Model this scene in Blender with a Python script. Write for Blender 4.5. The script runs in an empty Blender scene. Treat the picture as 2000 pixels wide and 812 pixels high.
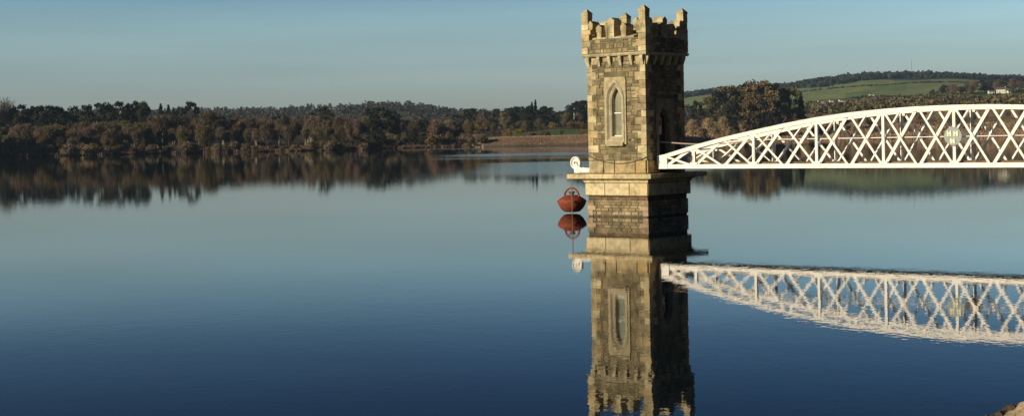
import bpy, math, random
from mathutils import Vector, Matrix
random.seed(7)
R=math.radians
scn=bpy.context.scene
COL=scn.collection
# ------------------------------------------------------------------ survey of the place
F=3100.0; PHI=R(1.08); H=3.9; PX,PY=1000,273
TH=R(39.3); S_,C_=math.sin(TH),math.cos(TH)
C0=(6.5527,77.5)                       # tower corner nearest the viewer
def uv(x,y):
    dx=x-PX; dy=PY-y
    return (dx*math.cos(PHI)+dy*math.sin(PHI))/F, (-dx*math.sin(PHI)+dy*math.cos(PHI))/F
def pz(x,y,d): return H+uv(x,y)[1]*d
def sm(a,b,x):
    t=max(0,min(1,(x-a)/(b-a))); return t*t*(3-2*t)
def lerp(a,b,t): return a+(b-a)*t
def interp(xs,ys,x):
    if x<=xs[0]: return ys[0]
    for i in range(1,len(xs)):
        if x<=xs[i]: return lerp(ys[i-1],ys[i],(x-xs[i-1])/(xs[i]-xs[i-1]))
    return ys[-1]
# ------------------------------------------------------------------ helpers
class MB:
    def __init__(s): s.v=[]; s.f=[]; s.c=[]; s.m=[]
    def face(s,pts,col=(1,1,1),mi=0):
        b=len(s.v); s.v+= [tuple(p) for p in pts]; s.f.append(tuple(range(b,b+len(pts)))); s.c.append(col); s.m.append(mi)
    def mesh(s,vs,fs,col=(1,1,1),mi=0):
        b=len(s.v); s.v+=[tuple(p) for p in vs]
        for f in fs: s.f.append(tuple(b+i for i in f)); s.c.append(col); s.m.append(mi)
    def box(s,x0,x1,y0,y1,z0,z1,col=(1,1,1),mi=0,j=0):
        vs=[(x,y,z) for z in (z0,z1) for y in (y0,y1) for x in (x0,x1)]
        if j: vs=[tuple(q+random.uniform(-j,j) for q in p) for p in vs]
        s.mesh(vs,[(0,2,3,1),(4,5,7,6),(0,1,5,4),(2,6,7,3),(0,4,6,2),(1,3,7,5)],col,mi)
    def bar(s,p,q,w,h,up=(0,0,1),col=(1,1,1),mi=0):
        p=Vector(p);q=Vector(q);d=(q-p).normalized();u=Vector(up)
        a=d.cross(u)
        if a.length<1e-4: a=d.cross(Vector((0,1,0)))
        a.normalize(); b=a.cross(d).normalized()
        vs=[e+a*(i*w/2)+b*(k*h/2) for e in (p,q) for k in (-1,1) for i in (-1,1)]
        s.mesh(vs,[(0,2,3,1),(4,5,7,6),(0,1,5,4),(2,6,7,3),(0,4,6,2),(1,3,7,5)],col,mi)
    def tube(s,pts,rad,n=8,col=(1,1,1),mi=0,cap=True):
        pts=[Vector(p) for p in pts]
        if not isinstance(rad,(list,tuple)): rad=[rad]*len(pts)
        b=len(s.v); ref=Vector((.123,.31,.94)).normalized()
        for i,p in enumerate(pts):
            d=(pts[min(i+1,len(pts)-1)]-pts[max(i-1,0)]).normalized()
            a=d.cross(ref)
            if a.length<.05: a=d.cross(Vector((1,0,0)))
            a.normalize(); e=d.cross(a)
            for k in range(n):
                t=2*math.pi*k/n; s.v.append(tuple(p+(a*math.cos(t)+e*math.sin(t))*rad[i]))
        for i in range(len(pts)-1):
            for k in range(n):
                s.f.append((b+i*n+k,b+i*n+(k+1)%n,b+(i+1)*n+(k+1)%n,b+(i+1)*n+k)); s.c.append(col); s.m.append(mi)
        if cap:
            s.f.append(tuple(b+k for k in reversed(range(n)))); s.c.append(col); s.m.append(mi)
            s.f.append(tuple(b+(len(pts)-1)*n+k for k in range(n))); s.c.append(col); s.m.append(mi)
    def lathe(s,prof,cx=0,cy=0,n=28,col=(1,1,1)):
        b=len(s.v)
        for r,z in prof:
            for k in range(n):
                t=2*math.pi*k/n; s.v.append((cx+r*math.cos(t),cy+r*math.sin(t),z))
        for i in range(len(prof)-1):
            for k in range(n):
                s.f.append((b+i*n+k,b+i*n+(k+1)%n,b+(i+1)*n+(k+1)%n,b+(i+1)*n+k)); s.c.append(col); s.m.append(0)
    def prism(s,poly,fr,w0,w1,col=(1,1,1),mi=0):
        """polygon in (u,z) of a wall frame, extruded from w0 to w1 along the outward normal"""
        n=len(poly)
        vs=[fr(u,z,w0) for u,z in poly]+[fr(u,z,w1) for u,z in poly]
        fs=[tuple(range(n,2*n)),tuple(reversed(range(n)))]+[(i,(i+1)%n,n+(i+1)%n,n+i) for i in range(n)]
        s.mesh(vs,fs,col,mi)
    def build(s,name,mats,parent=None,smooth=False,loc=None):
        me=bpy.data.meshes.new(name); me.from_pydata(s.v,[],s.f)
        if not isinstance(mats,(list,tuple)): mats=[mats]
        for m in mats: me.materials.append(m)
        me.polygons.foreach_set('material_index',s.m)
        at=me.color_attributes.new('Col','FLOAT_COLOR','CORNER')
        buf=[]
        for f,c in zip(s.f,s.c): buf+=[c[0],c[1],c[2],1.0]*len(f)
        at.data.foreach_set('color',buf)
        if smooth: me.polygons.foreach_set('use_smooth',[True]*len(s.f))
        me.update()
        import bmesh
        if len(s.f)<20000:
            bm=bmesh.new(); bm.from_mesh(me); bmesh.ops.recalc_face_normals(bm,faces=bm.faces); bm.to_mesh(me); bm.free()
        o=bpy.data.objects.new(name,me); COL.objects.link(o)
        if parent: o.parent=parent
        if loc: o.location=loc
        return o
def tag(o,label=None,cat=None,group=None,kind=None):
    if label: o['label']=label
    if cat: o['category']=cat
    if group: o['group']=group
    if kind: o['kind']=kind
    return o
def empty(name,loc=(0,0,0),rz=0):
    o=bpy.data.objects.new(name,None); o.empty_display_size=.3; COL.objects.link(o); o.location=loc; o.rotation_euler=(0,0,rz); return o
# ------------------------------------------------------------------ materials
def newmat(name):
    m=bpy.data.materials.new(name); m.use_nodes=True; nt=m.node_tree; b=nt.nodes['Principled BSDF']; return m,nt,b
def N(nt,t,**k):
    n=nt.nodes.new(t)
    for a,v in k.items(): setattr(n,a,v)
    return n
def mat(name,col=(1,1,1),rough=.85,attr=True,nscale=3,namt=.35,bump=.3,bscale=12,bdist=.02,metal=0,rnd=0,spec=.3,stain=None,sscale=.8):
    m,nt,b=newmat(name); L=nt.links
    tc=N(nt,'ShaderNodeTexCoord'); nz=N(nt,'ShaderNodeTexNoise'); nz.inputs['Scale'].default_value=nscale; nz.inputs['Detail'].default_value=6
    L.new(tc.outputs['Object'],nz.inputs['Vector'])
    mr=N(nt,'ShaderNodeMapRange'); mr.inputs['From Min'].default_value=.3; mr.inputs['From Max'].default_value=.7
    mr.inputs['To Min'].default_value=1-namt; mr.inputs['To Max'].default_value=1+namt
    L.new(nz.outputs['Fac'],mr.inputs['Value'])
    vm=N(nt,'ShaderNodeVectorMath',operation='SCALE'); L.new(mr.outputs[0],vm.inputs['Scale'])
    if attr:
        a=N(nt,'ShaderNodeAttribute',attribute_name='Col')
        mm=N(nt,'ShaderNodeVectorMath',operation='MULTIPLY'); mm.inputs[1].default_value=col
        L.new(a.outputs['Color'],mm.inputs[0]); L.new(mm.outputs[0],vm.inputs[0])
    else: vm.inputs[0].default_value=col
    out=vm.outputs[0]
    if rnd:
        oi=N(nt,'ShaderNodeObjectInfo'); hs=N(nt,'ShaderNodeHueSaturation')
        r1=N(nt,'ShaderNodeMapRange'); r1.inputs['To Min'].default_value=1-rnd; r1.inputs['To Max'].default_value=1+rnd
        L.new(oi.outputs['Random'],r1.inputs['Value']); L.new(r1.outputs[0],hs.inputs['Value'])
        m7=N(nt,'ShaderNodeMath',operation='MULTIPLY'); m7.inputs[1].default_value=7.31; L.new(oi.outputs['Random'],m7.inputs[0])
        fr=N(nt,'ShaderNodeMath',operation='FRACT'); L.new(m7.outputs[0],fr.inputs[0])
        r2=N(nt,'ShaderNodeMapRange'); r2.inputs['To Min'].default_value=.5-.012; r2.inputs['To Max'].default_value=.5+.03
        L.new(fr.outputs[0],r2.inputs['Value']); L.new(r2.outputs[0],hs.inputs['Hue'])
        L.new(out,hs.inputs['Color']); out=hs.outputs[0]
    if stain:
        n2=N(nt,'ShaderNodeTexNoise'); n2.inputs['Scale'].default_value=sscale; n2.inputs['Detail'].default_value=8; n2.inputs['Roughness'].default_value=.7
        L.new(tc.outputs['Object'],n2.inputs['Vector'])
        r3=N(nt,'ShaderNodeMapRange'); r3.inputs['From Min'].default_value=.52; r3.inputs['From Max'].default_value=.68; r3.inputs['To Max'].default_value=.75
        L.new(n2.outputs['Fac'],r3.inputs['Value'])
        mx=N(nt,'ShaderNodeMix',data_type='RGBA'); L.new(r3.outputs[0],mx.inputs['Factor']); L.new(out,mx.inputs['A']); mx.inputs['B'].default_value=(*stain,1)
        out=mx.outputs['Result']
    L.new(out,b.inputs['Base Color'])
    b.inputs['Roughness'].default_value=rough; b.inputs['Metallic'].default_value=metal; b.inputs['Specular IOR Level'].default_value=spec
    if bump:
        nb=N(nt,'ShaderNodeTexNoise'); nb.inputs['Scale'].default_value=bscale; nb.inputs['Detail'].default_value=6
        L.new(tc.outputs['Object'],nb.inputs['Vector'])
        bp=N(nt,'ShaderNodeBump'); bp.inputs['Strength'].default_value=bump; bp.inputs['Distance'].default_value=bdist
        L.new(nb.outputs['Fac'],bp.inputs['Height']); L.new(bp.outputs[0],b.inputs['Normal'])
    return m
M={}
M['stone']=mat('stone',nscale=2.2,namt=.38,bump=.7,bscale=9,bdist=.05,stain=(.10,.095,.055),sscale=1.7)
M['ashlar']=mat('ashlar',nscale=4,namt=.22,bump=.5,bscale=14,bdist=.02,stain=(.17,.15,.09),sscale=1.3)
M['white']=mat('white_paint',(.83,.82,.80),.45,False,nscale=2.5,namt=.06,bump=.12,bscale=20,bdist=.01,spec=.5,stain=(.62,.55,.42),sscale=3.5)
M['darksteel']=mat('grimy_steel',(.10,.09,.085),.6,False,namt=.3)
M['deck']=mat('deck_timber',(.20,.15,.10),.85,False,nscale=4,namt=.35)
M['rust']=mat('rust_paint',(.25,.062,.032),.6,False,nscale=6,namt=.3,bump=.3,stain=(.14,.035,.02),sscale=5)
M['hose']=mat('hose',(.50,.40,.34),.6,False,namt=.1)
M['cable']=mat('cable',(.26,.17,.11),.7,False,nscale=8,namt=.2)
M['plaque']=mat('plaque_green',(.28,.34,.325),.5,False,nscale=5,namt=.12,bump=.1)
M['emblem']=mat('emblem_cream',(.85,.80,.62),.5,False,nscale=10,namt=.12,bump=.1)
M['glass']=mat('window_glass',(.20,.21,.13),.12,False,nscale=2.2,namt=.28,bump=.05,spec=.8)
M['door']=mat('door_paint',(.022,.026,.035),.6,False,namt=.2)
M['signwhite']=mat('sign_white',(.60,.62,.62),.5,False,namt=.05)
M['signred']=mat('sign_red',(.55,.06,.03),.5,False,namt=.05)
M['bark']=mat('bark',(.085,.060,.042),.9,False,nscale=3,namt=.3,rnd=.25)
M['birchbark']=mat('birch_bark',(.42,.37,.29),.8,False,nscale=2,namt=.35,rnd=.3)
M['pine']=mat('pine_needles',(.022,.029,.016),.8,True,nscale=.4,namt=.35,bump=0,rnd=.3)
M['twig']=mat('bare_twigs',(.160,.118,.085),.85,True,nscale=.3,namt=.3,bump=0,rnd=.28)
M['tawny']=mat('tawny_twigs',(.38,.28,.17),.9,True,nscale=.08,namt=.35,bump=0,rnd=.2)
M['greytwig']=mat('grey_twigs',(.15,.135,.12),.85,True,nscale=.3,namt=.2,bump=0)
M['suntintpine']=mat('suntinted_pine_needles',(.135,.108,.052),.8,True,nscale=.4,namt=.35,bump=0,rnd=.22)  # pine needles lightened and warmed: sunlight on the right clump painted into the colour
M['olive']=mat('olive_twigs',(.125,.100,.045),.85,True,nscale=.3,namt=.3,bump=0,rnd=.28)
M['gorse']=mat('gorse_bloom',(.20,.15,.025),.85,True,nscale=.3,namt=.3,bump=0,rnd=.2)
M['scrub']=mat('dry_scrub',(.23,.165,.095),.9,True,nscale=.08,namt=.35,bump=0)
M['farwood']=mat('far_wood',(.028,.038,.026),.9,True,nscale=.01,namt=.3,bump=0)
M['hazywood']=mat('hazy_wood',(.058,.054,.040),.9,True,nscale=.01,namt=.3,bump=0)
M['land']=mat('land',nscale=.03,namt=.3,bump=.4,bscale=.3,bdist=.6,rough=.95,spec=.1)
M['housewall']=mat('house_wall',(.74,.70,.60),.8,False,nscale=.5,namt=.1)
M['roof']=mat('slate_roof',(.12,.11,.11),.7,False,nscale=.6,namt=.2)
M['rock']=mat('shore_rock',(.34,.26,.17),.85,False,nscale=3,namt=.4,bump=.9,bscale=7,bdist=.06,stain=(.10,.08,.055),sscale=5)
# ------------------------------------------------------------------ water
def water_mat():
    m,nt,b=newmat('water'); L=nt.links
    b.inputs['Base Color'].default_value=(.004,.010,.016,1); b.inputs['IOR'].default_value=1.30; b.inputs['Specular IOR Level'].default_value=.5
    ge=N(nt,'ShaderNodeNewGeometry')
    def noise(scale,vec,det=2,sc=(1,1,1),rot=0):
        mp=N(nt,'ShaderNodeMapping'); mp.inputs['Scale'].default_value=sc; mp.inputs['Rotation'].default_value=(0,0,rot)
        L.new(ge.outputs['Position'],mp.inputs['Vector'])
        n=N(nt,'ShaderNodeTexNoise'); n.inputs['Scale'].default_value=scale; n.inputs['Detail'].default_value=det
        L.new(mp.outputs[0],n.inputs['Vector']); return n.outputs['Fac']
    def math_(op,a,b_):
        n=N(nt,'ShaderNodeMath',operation=op)
        for i,q in enumerate((a,b_)):
            if isinstance(q,(int,float)): n.inputs[i].default_value=q
            else: L.new(q,n.inputs[i])
        return n.outputs[0]
    def mrange(v,a,b_,c=0,d=1):
        n=N(nt,'ShaderNodeMapRange',interpolation_type='SMOOTHSTEP'); L.new(v,n.inputs['Value'])
        for k,q in zip(('From Min','From Max','To Min','To Max'),(a,b_,c,d)): n.inputs[k].default_value=q
        return n.outputs[0]
    sx=N(nt,'ShaderNodeSeparateXYZ'); L.new(ge.outputs['Position'],sx.inputs[0]); X,Y=sx.outputs[0],sx.outputs[1]
    n1=noise(1.1,None,3,(1,.8,1),.3); n2=noise(.22,None,2,(1,.7,1),-.4); n3=noise(4.5,None,2,(1,.7,1),.9)
    h=math_('ADD',math_('MULTIPLY',n1,WAVE[0]),math_('ADD',math_('MULTIPLY',n2,WAVE[1]),math_('MULTIPLY',n3,WAVE[2])))
    # a breeze ruffles the open water between the tower and the dam
    band=noise(.018,None,3,(.22,1,1),0.0)
    patch=math_('MULTIPLY',math_('MULTIPLY',mrange(Y,330,420),mrange(Y,520,450)),math_('MULTIPLY',mrange(X,-30,0),mrange(X,62,38)))
    patch=math_('MULTIPLY',patch,mrange(band,.34,.52))
    q=math_('ADD',Y,math_('MULTIPLY',X,1.49))
    streak=math_('MULTIPLY',math_('MULTIPLY',mrange(q,690,718),mrange(q,765,740)),math_('MULTIPLY',mrange(X,-75,-35),mrange(X,90,60)))
    q2=math_('ADD',Y,math_('MULTIPLY',X,.6))
    s2=math_('MULTIPLY',math_('MULTIPLY',mrange(q2,318,330),mrange(q2,352,340)),math_('MULTIPLY',mrange(X,-30,-10),mrange(X,36,10)))
    p3=math_('MULTIPLY',math_('MULTIPLY',mrange(Y,150,200),mrange(Y,285,262)),math_('MULTIPLY',mrange(X,-10,3),mrange(X,40,14)))
    patch=math_('MAXIMUM',patch,math_('MULTIPLY',p3,.8))
    patch=math_('MAXIMUM',math_('MAXIMUM',patch,streak),math_('MULTIPLY',s2,.5))
    hb=N(nt,'ShaderNodeBump'); hb.inputs['Strength'].default_value=1; hb.inputs['Distance'].default_value=1
    L.new(h,hb.inputs['Height']); L.new(hb.outputs[0],b.inputs['Normal'])
    L.new(math_('ADD',math_('MULTIPLY',patch,.15),.012),b.inputs['Roughness'])
    return m
WAVE=(.0013,.0005,.0009)
wm=MB()
xs=[-5000,-1200,-300,0,300,1200,5000]; ys=[-2500,-200,0,60,200,600,1600,4800]
for i in range(len(xs)-1):
    for j in range(len(ys)-1):
        wm.face([(xs[i],ys[j],0),(xs[i+1],ys[j],0),(xs[i+1],ys[j+1],0),(xs[i],ys[j+1],0)])
tag(wm.build('water',water_mat()),kind='structure')
# ------------------------------------------------------------------ far terrain
ZC=[-4000,-1200,0,300,600,800,900,940,1150,1300,1340,1400,1540,1600,1690,1860,1940,2000,3200,6500]
ZT={ # heights at: shore, +14, +150, 1600, 2200, 3000, 4200, 6500
-4000:(0,1.5,7,14,25,60,60,60), -1200:(0,1.2,7,14,28,66,60,60),
0:(0,1.2,7,14,32,68,70,50), 300:(0,1.2,7,14,34,66,50,50), 600:(0,1.2,6,12,34,66,50,50), 800:(0,1,6,12,32,72,60,50),
900:(0,1,6,12,26,55,50,50), 940:(0,5.2,7,13,26,52,50,50), 1150:(0,5.9,9,17,26,40,50,50), 1300:(0,5.0,10,20,32,50,104,90),
1340:(0,4,8,15,34,56,110,90), 1400:(0,3,9,18,36,60,120,90), 1540:(0,3,10,22,40,64,131,90), 1600:(0,3,10,24,42,66,142,100),
1690:(0,3,10,26,46,72,153,100), 1860:(0,3,10,28,50,76,150,100), 1940:(0,3,10,28,54,78,140,100), 2000:(0,3,10,28,56,80,137,100),
3200:(0,3,10,30,60,90,120,100), 6500:(0,3,10,30,60,90,120,100)}
def shore(p):
    d=interp([-4000,-1200,0,300,640,714,722,900,925,940,1150,1300,1420,3200,6500],[500,700,800,840,850,845,985,985,960,905,905,960,1180,1150,700],p)
    return d+7*math.sin(p*.021)+4*math.sin(p*.083+1)+2*math.sin(p*.31) if not 930<p<1280 else d
def ground(p,d):
    D=shore(p)
    if d<D: return max(-3,-(D-d)*.12)
    ds=[D,D+14,D+150,1600,2200,3000,4200,6500]
    zs=[interp(ZC,[ZT[c][k] for c in ZC],p) for k in range(8)]
    z=interp(ds,zs,d)
    if d>D+20: z+= (math.sin(p*.013+d*.004)+math.sin(p*.037-d*.011))*min(1.2,(d-D)*.004)
    return z
def P2X(p,d): return uv(p,PY)[0]*d
def cover(p,d):
    """what grows on the ground there"""
    D=shore(p); r=random.uniform(.9,1.1)
    br=(.080*r,.060*r,.036*r); gr=(.10,.15,.045); dg=(.075,.11,.04); rd=(.24,.16,.09)
    if d<D+2: return (.06,.047,.033) if p<930 else (.13,.10,.065)
    if 943<p<1330:
        if d<D+11: return (.22*r,.150*r,.105*r)
        if d<D+22: return (.34*r,.245*r,.165*r)
        if d<1190: return gr
        return br
    if p<=925: return br if d<1700 else (.085,.082,.045)
    if d<1650: return (.24*r,.175*r,.105*r)
    if p>1895 and 1650<=d<2350: return gr
    if d<2250: return (.085,.070,.035)
    if 1640<p<1790 and d<2700: return rd
    if d<2900: return dg if p<1640 else (.09,.085,.04)
    if d<3950:
        k=int((p+d*.05)/67)+int(d/330)*3
        return [(.23,.29,.115),(.26,.31,.12),(.18,.25,.10),(.23,.285,.12)][k%4]
    return (.04,.05,.03)
tm=MB()
pc=[-3200,-2800,-2200,-1700,-1200,-800,-500,-300,-200]+[ -100+i*12 for i in range(0,190)]+[2200,2300,2500,2800,3200,3800,4500,5200]
off=[-60,-8,0,3,8,13,15,22,40,70,110,150,200,280]
absd=[1300,1400,1500,1600,1700,1850,2000,2150,2250,2400,2550,2700,2850,3000,3150,3300,3450,3600,3750,3900,4050,4200,4350,4500,4650,4800]
def dlist(p):
    D=shore(p); a=[D+o for o in off]; n=len(absd)
    last=a[-1]
    return a+[max(last+(k+1)*6,q) if q>last else last+(k+1)*6 for k,q in enumerate(absd)]
rows=[[ (P2X(p,d),d,ground(p,d)) for d in dlist(p)] for p in pc]
vs=[q for r_ in rows for q in r_]; nd=len(off)+len(absd)
for i in range(len(pc)-1):
    dl=dlist(pc[i])
    for j in range(nd-1):
        b=[rows[i][j],rows[i+1][j],rows[i+1][j+1],rows[i][j+1]]
        tm.face(b,cover(pc[i]+6,(dl[j]+dl[j+1])/2))
tag(tm.build('hills',M['land'],smooth=False),kind='structure')
# near bank where the photographer stands; the bridge lands on it; its steep dark rise is added to block sky light
bk=MB()
nx,ny=.832,-.555                        # away from the water
tx,ty=.555,.832
def bp(s,w,z): return (-7+tx*s+nx*w, ty*s+ny*w, z)
prof=[(-14,-3),(-1,-.45),(0,0),(2,.75),(5,1.9),(9.5,3.0),(14,3.2),(26,3.6),(50,12),(110,34),(300,80),(1500,110)]  # outer rise is unseen, steepened to keep sky light off the tower's right wall
ss=[-2500,-900,-300,-120,-60]+[ -50+4*i for i in range(55)]+[200,260,400,560]
for i in range(len(ss)-1):
    for j in range(len(prof)-1):
        def q(s,k):
            w,z=prof[k]; return bp(s,w+ (0 if k>8 else .35*math.sin(s*1.3+k)+.2*math.sin(s*.37)),z+(0 if k>8 else .08*math.sin(s*2.1+k*2)))
        r=random.uniform(.85,1.15); c=(.20*r,.165*r,.115*r) if j<5 else ((.030*r,.038*r,.018*r))
        bk.face([q(ss[i],j),q(ss[i+1],j),q(ss[i+1],j+1),q(ss[i],j+1)],c)
tag(bk.build('near_bank_sky_block',M['land']),kind='structure')
# ------------------------------------------------------------------ stone masonry
LIT=lambda u,z,w:(u,-w,z)              # wall frames of the tower: u along, z up, w outward
def frame(face,off=0,A0=-3.45,B1=3.35):
    if face=='front': return lambda u,z,w:(u,-off-w,z)
    if face=='right': return lambda u,z,w:(off+w,u,z)
    if face=='left': return lambda u,z,w:(A0-off-w,u,z)
    if face=='back': return lambda u,z,w:(u,B1+off+w,z)
RUB=[(.26,.21,.115),(.20,.165,.09),(.32,.26,.145),(.16,.138,.08),(.235,.19,.11),(.29,.22,.12),(.115,.10,.06),(.21,.18,.10),(.38,.32,.19),(.27,.225,.12)]
BUF=[(.50,.42,.25),(.44,.37,.215),(.55,.47,.285),(.40,.335,.195),(.46,.355,.195),(.34,.285,.165)]
SLB=[(.62,.52,.32),(.56,.47,.28),(.66,.56,.35),(.52,.43,.25),(.58,.46,.27)]
REDB=[(.34,.265,.155),(.38,.31,.19),(.28,.215,.13),(.33,.27,.17),(.25,.19,.115)]
def tint(c,a=.1):
    r=1+random.uniform(-a,a); return (c[0]*r,c[1]*r,c[2]*r)
def stones(mb,fr,u0,u1,z0,z1,pal,ch=(.2,.42),cw=(.25,.7),holes=(),proud=(.004,.035),split=.3,gap=.018):
    z=z0
    while z<z1-.02:
        h=random.uniform(*ch)
        if z+h>z1-ch[0]*.6: h=z1-z
        iv=[(u0,u1)]
        for (a,b,c,d) in holes:
            if z+h>c+.01 and z<d-.01:
                n=[]
                for p,q in iv:
                    if b<=p or a>=q: n.append((p,q)); continue
                    if a>p: n.append((p,a))
                    if b<q: n.append((b,q))
                iv=n
        for p,q in iv:
            u=p
            while u<q-.01:
                w=random.uniform(*cw)*(1.0 if h>ch[0]*1.2 else 1.2)
                if u+w>q-cw[0]*.6: w=q-u
                parts=[(z,z+h)]
                if h>ch[0]*1.35 and random.random()<split:
                    k=z+h*random.uniform(.35,.65); parts=[(z,k),(k,z+h)]
                for (za,zb) in parts:
                    pr=random.uniform(*proud); c=tint(random.choice(pal),.10); j=.020 if pal is RUB else .008
                    g=gap/2; e=.012
                    def P(uu,zz,ww): return fr(uu+random.uniform(-j,j),zz+random.uniform(-j,j),ww)
                    a0,a1,b0,b1=u+g,u+w-g,za+g,zb-g
                    if a1-a0<.03 or b1-b0<.03: continue
                    back=[P(a0,b0,-.03),P(a1,b0,-.03),P(a1,b1,-.03),P(a0,b1,-.03)]
                    t=min(.02,(b1-b0)*.2)
                    fro=[P(a0+t,b0+t,pr),P(a1-t,b0+t,pr+random.uniform(-.006,.01)),P(a1-t,b1-t,pr),P(a0+t,b1-t,pr)]
                    mb.mesh(back+fro,[(4,5,6,7),(0,1,5,4),(1,2,6,5),(2,3,7,6),(3,0,4,7)],c)
                u+=w
        z+=h
def quoins(mb,ca,cb,sa,sb,z0,z1,h=.34,pal=BUF,long=.54,short=.28,proud=.045):
    """corner at (ca,cb); sa,sb: direction of the walls from the corner"""
    z=z0;k=0
    while z<z1-.02:
        hh=h*random.uniform(.85,1.15)
        if z+hh>z1-h*.5: hh=z1-z
        la,lb=(long,short) if k%2 else (short,long)
        la*=random.uniform(.85,1.15); lb*=random.uniform(.85,1.15)
        a=[ca-sa*proud,ca+sa*la]; b=[cb-sb*proud,cb+sb*lb]
        mb.box(min(a),max(a),min(b),max(b),z+.008,z+hh-.008,tint(random.choice(pal),.12),j=.006)
        z+=hh;k+=1
MORT=(.16,.135,.075)
tower=empty('stone_tower',(C0[0],C0[1],0),-TH)
tag(tower,'square battlemented stone tower standing in the reservoir beside the white bridge','tower')
A0,B1=-3.45,3.35
# base in the water
b=MB(); b.box(A0-.06,.06,-.06,B1+.06,-3,1.03,MORT)
for f_,u0,u1 in (('front',A0-.06,.06),('right',-.06,B1+.06),('left',-.06,B1+.06),('back',A0-.06,.06)):
    fr=frame(f_,.06)
    stones(b,fr,u0,u1,-.45,.075,[(.10,.08,.055),(.13,.10,.065)],(.14,.2),(.25,.6),split=0)
    stones(b,fr,u0,u1,.075,.80,REDB,(.12,.19),(.22,.5),split=0)
    stones(b,fr,u0,u1,.80,1.02,[(.15,.075,.045),(.20,.10,.055),(.11,.06,.04)],(.10,.13),(.12,.4),split=0,proud=(-.01,.03))
for ca,cb,sa,sb in ((A0-.06,-.06,1,1),(.06,-.06,-1,1),(A0-.06,B1+.06,1,-1),(.06,B1+.06,-1,-1)): quoins(b,ca,cb,sa,sb,.05,.8,.25,[(.38,.29,.19),(.33,.25,.16)],.5,.3,.05)
b.build('base_block',M['stone'],tower)
# band of big blocks
b=MB(); b.box(A0-.17,.17,-.19,B1+.27,1.03,1.68,MORT)
for f_,u0,u1,o in (('front',A0-.17,.17,.19),('right',-.19,B1+.27,.17),('left',-.19,B1+.27,.17),('back',A0-.17,.17,.27)):
    stones(b,frame(f_,o),u0,u1,1.04,1.67,SLB,(.62,.64),(.7,1.3),split=0,proud=(.01,.02),gap=.02)
b.build('plinth_band',M['ashlar'],tower)
# moulding + slab
def loft(mb,rings,col):
    vs=[];n=4
    for (z,a0,a1,b0,b1) in rings: vs+=[(a0,b0,z),(a1,b0,z),(a1,b1,z),(a0,b1,z)]
    fs=[(3,2,1,0),tuple(range(len(vs)-4,len(vs)))]
    for i in range(len(rings)-1):
        for k in range(4): fs.append((i*4+k,i*4+(k+1)%4,(i+1)*4+(k+1)%4,(i+1)*4+k))
    mb.mesh(vs,fs,col)
b=MB(); rr=[]
for k in range(7):
    t=k/6*math.pi/2; z=1.683+.20*math.sin(t); e=.98*(1-math.cos(t)); 
    rr.append((z,A0-.20-.62*(1-math.cos(t)),.20+.17*(1-math.cos(t)),-.22-.15*(1-math.cos(t)),B1+.30+.72*(1-math.cos(t))))
loft(b,rr,SLB[1]); b.build('moulding',M['ashlar'],tower)
b=MB()
def slabrow(z0,z1,a0,a1,b0,b1):
    b.box(a0+.02,a1-.02,b0+.02,b1-.02,z0,z1-.004,MORT)
    cuts=[a0]; 
    while cuts[-1]<a1-1.3: cuts.append(cuts[-1]+random.uniform(1.0,1.5))
    cuts.append(a1)
    for i in range(len(cuts)-1):
        cb_=[b0]
        while cb_[-1]<b1-1.5: cb_.append(cb_[-1]+random.uniform(1.1,1.6))
        cb_.append(b1)
        for k in range(len(cb_)-1): b.box(cuts[i]+.006,cuts[i+1]-.006,cb_[k]+.006,cb_[k+1]-.006,z0+.002,z1,tint(random.choice(SLB),.1),j=.004)
slabrow(1.886,2.115,A0-1.08,.52,-.52,B1+1.22)
b.build('platform_slab',M['ashlar'],tower)
# shaft
WIN=(-2.45,-1.12,3.58,6.90); DR=(.86,2.46,2.12,5.85)
b=MB()
def backing(fr,u0,u1,z0,z1,hole=None):
    q=lambda a,c,d,e: b.face([fr(a,d,0),fr(c,d,0),fr(c,e,0),fr(a,e,0)],MORT)
    if hole is None: q(u0,u1,z0,z1); return
    h0,h1,g0,g1=hole
    q(u0,h0,z0,z1); q(h1,u1,z0,z1)
    if g0>z0: q(h0,h1,z0,g0)
    q(h0,h1,g1,z1)
iw=(WIN[0]+.2,WIN[1]-.2,WIN[2]+.2,WIN[3]-.2); idr=(DR[0]+.2,DR[1]-.2,2.12,DR[3]-.3)
backing(frame('front'),A0,0,2.1,7.95,iw); backing(frame('right'),0,B1,2.1,7.95,idr)
backing(frame('left'),0,B1,2.1,7.95); backing(frame('back'),A0,0,2.1,7.95)
b.face([(A0,0,7.95),(0,0,7.95),(0,B1,7.95),(A0,B1,7.95)],MORT)
for f_,u0,u1,hl in (('front',A0,0,WIN),('right',0,B1,DR),('left',0,B1,None),('back',A0,0,None)):
    fr=frame(f_); ho=[] if hl is None else [(hl[0]+.03,hl[1]-.03,hl[2]-.0,hl[3])]
    stones(b,fr,u0,u1,2.13,2.78,[(.44,.35,.19),(.47,.38,.22),(.40,.33,.20),(.42,.31,.15),(.46,.33,.15)],(.62,.66),(.55,1.1),ho,split=0,proud=(.05,.06))
    stones(b,fr,u0+.2,u1-.2,2.78,7.95,RUB,(.15,.38),(.16,.55),ho,split=.55)
for ca,cb,sa,sb in ((A0,0,1,1),(0,0,-1,1),(A0,B1,1,-1),(0,B1,-1,-1)): quoins(b,ca,cb,sa,sb,2.78,7.93,.37,proud=.04)
b.build('shaft',M['stone'],tower)
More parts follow.
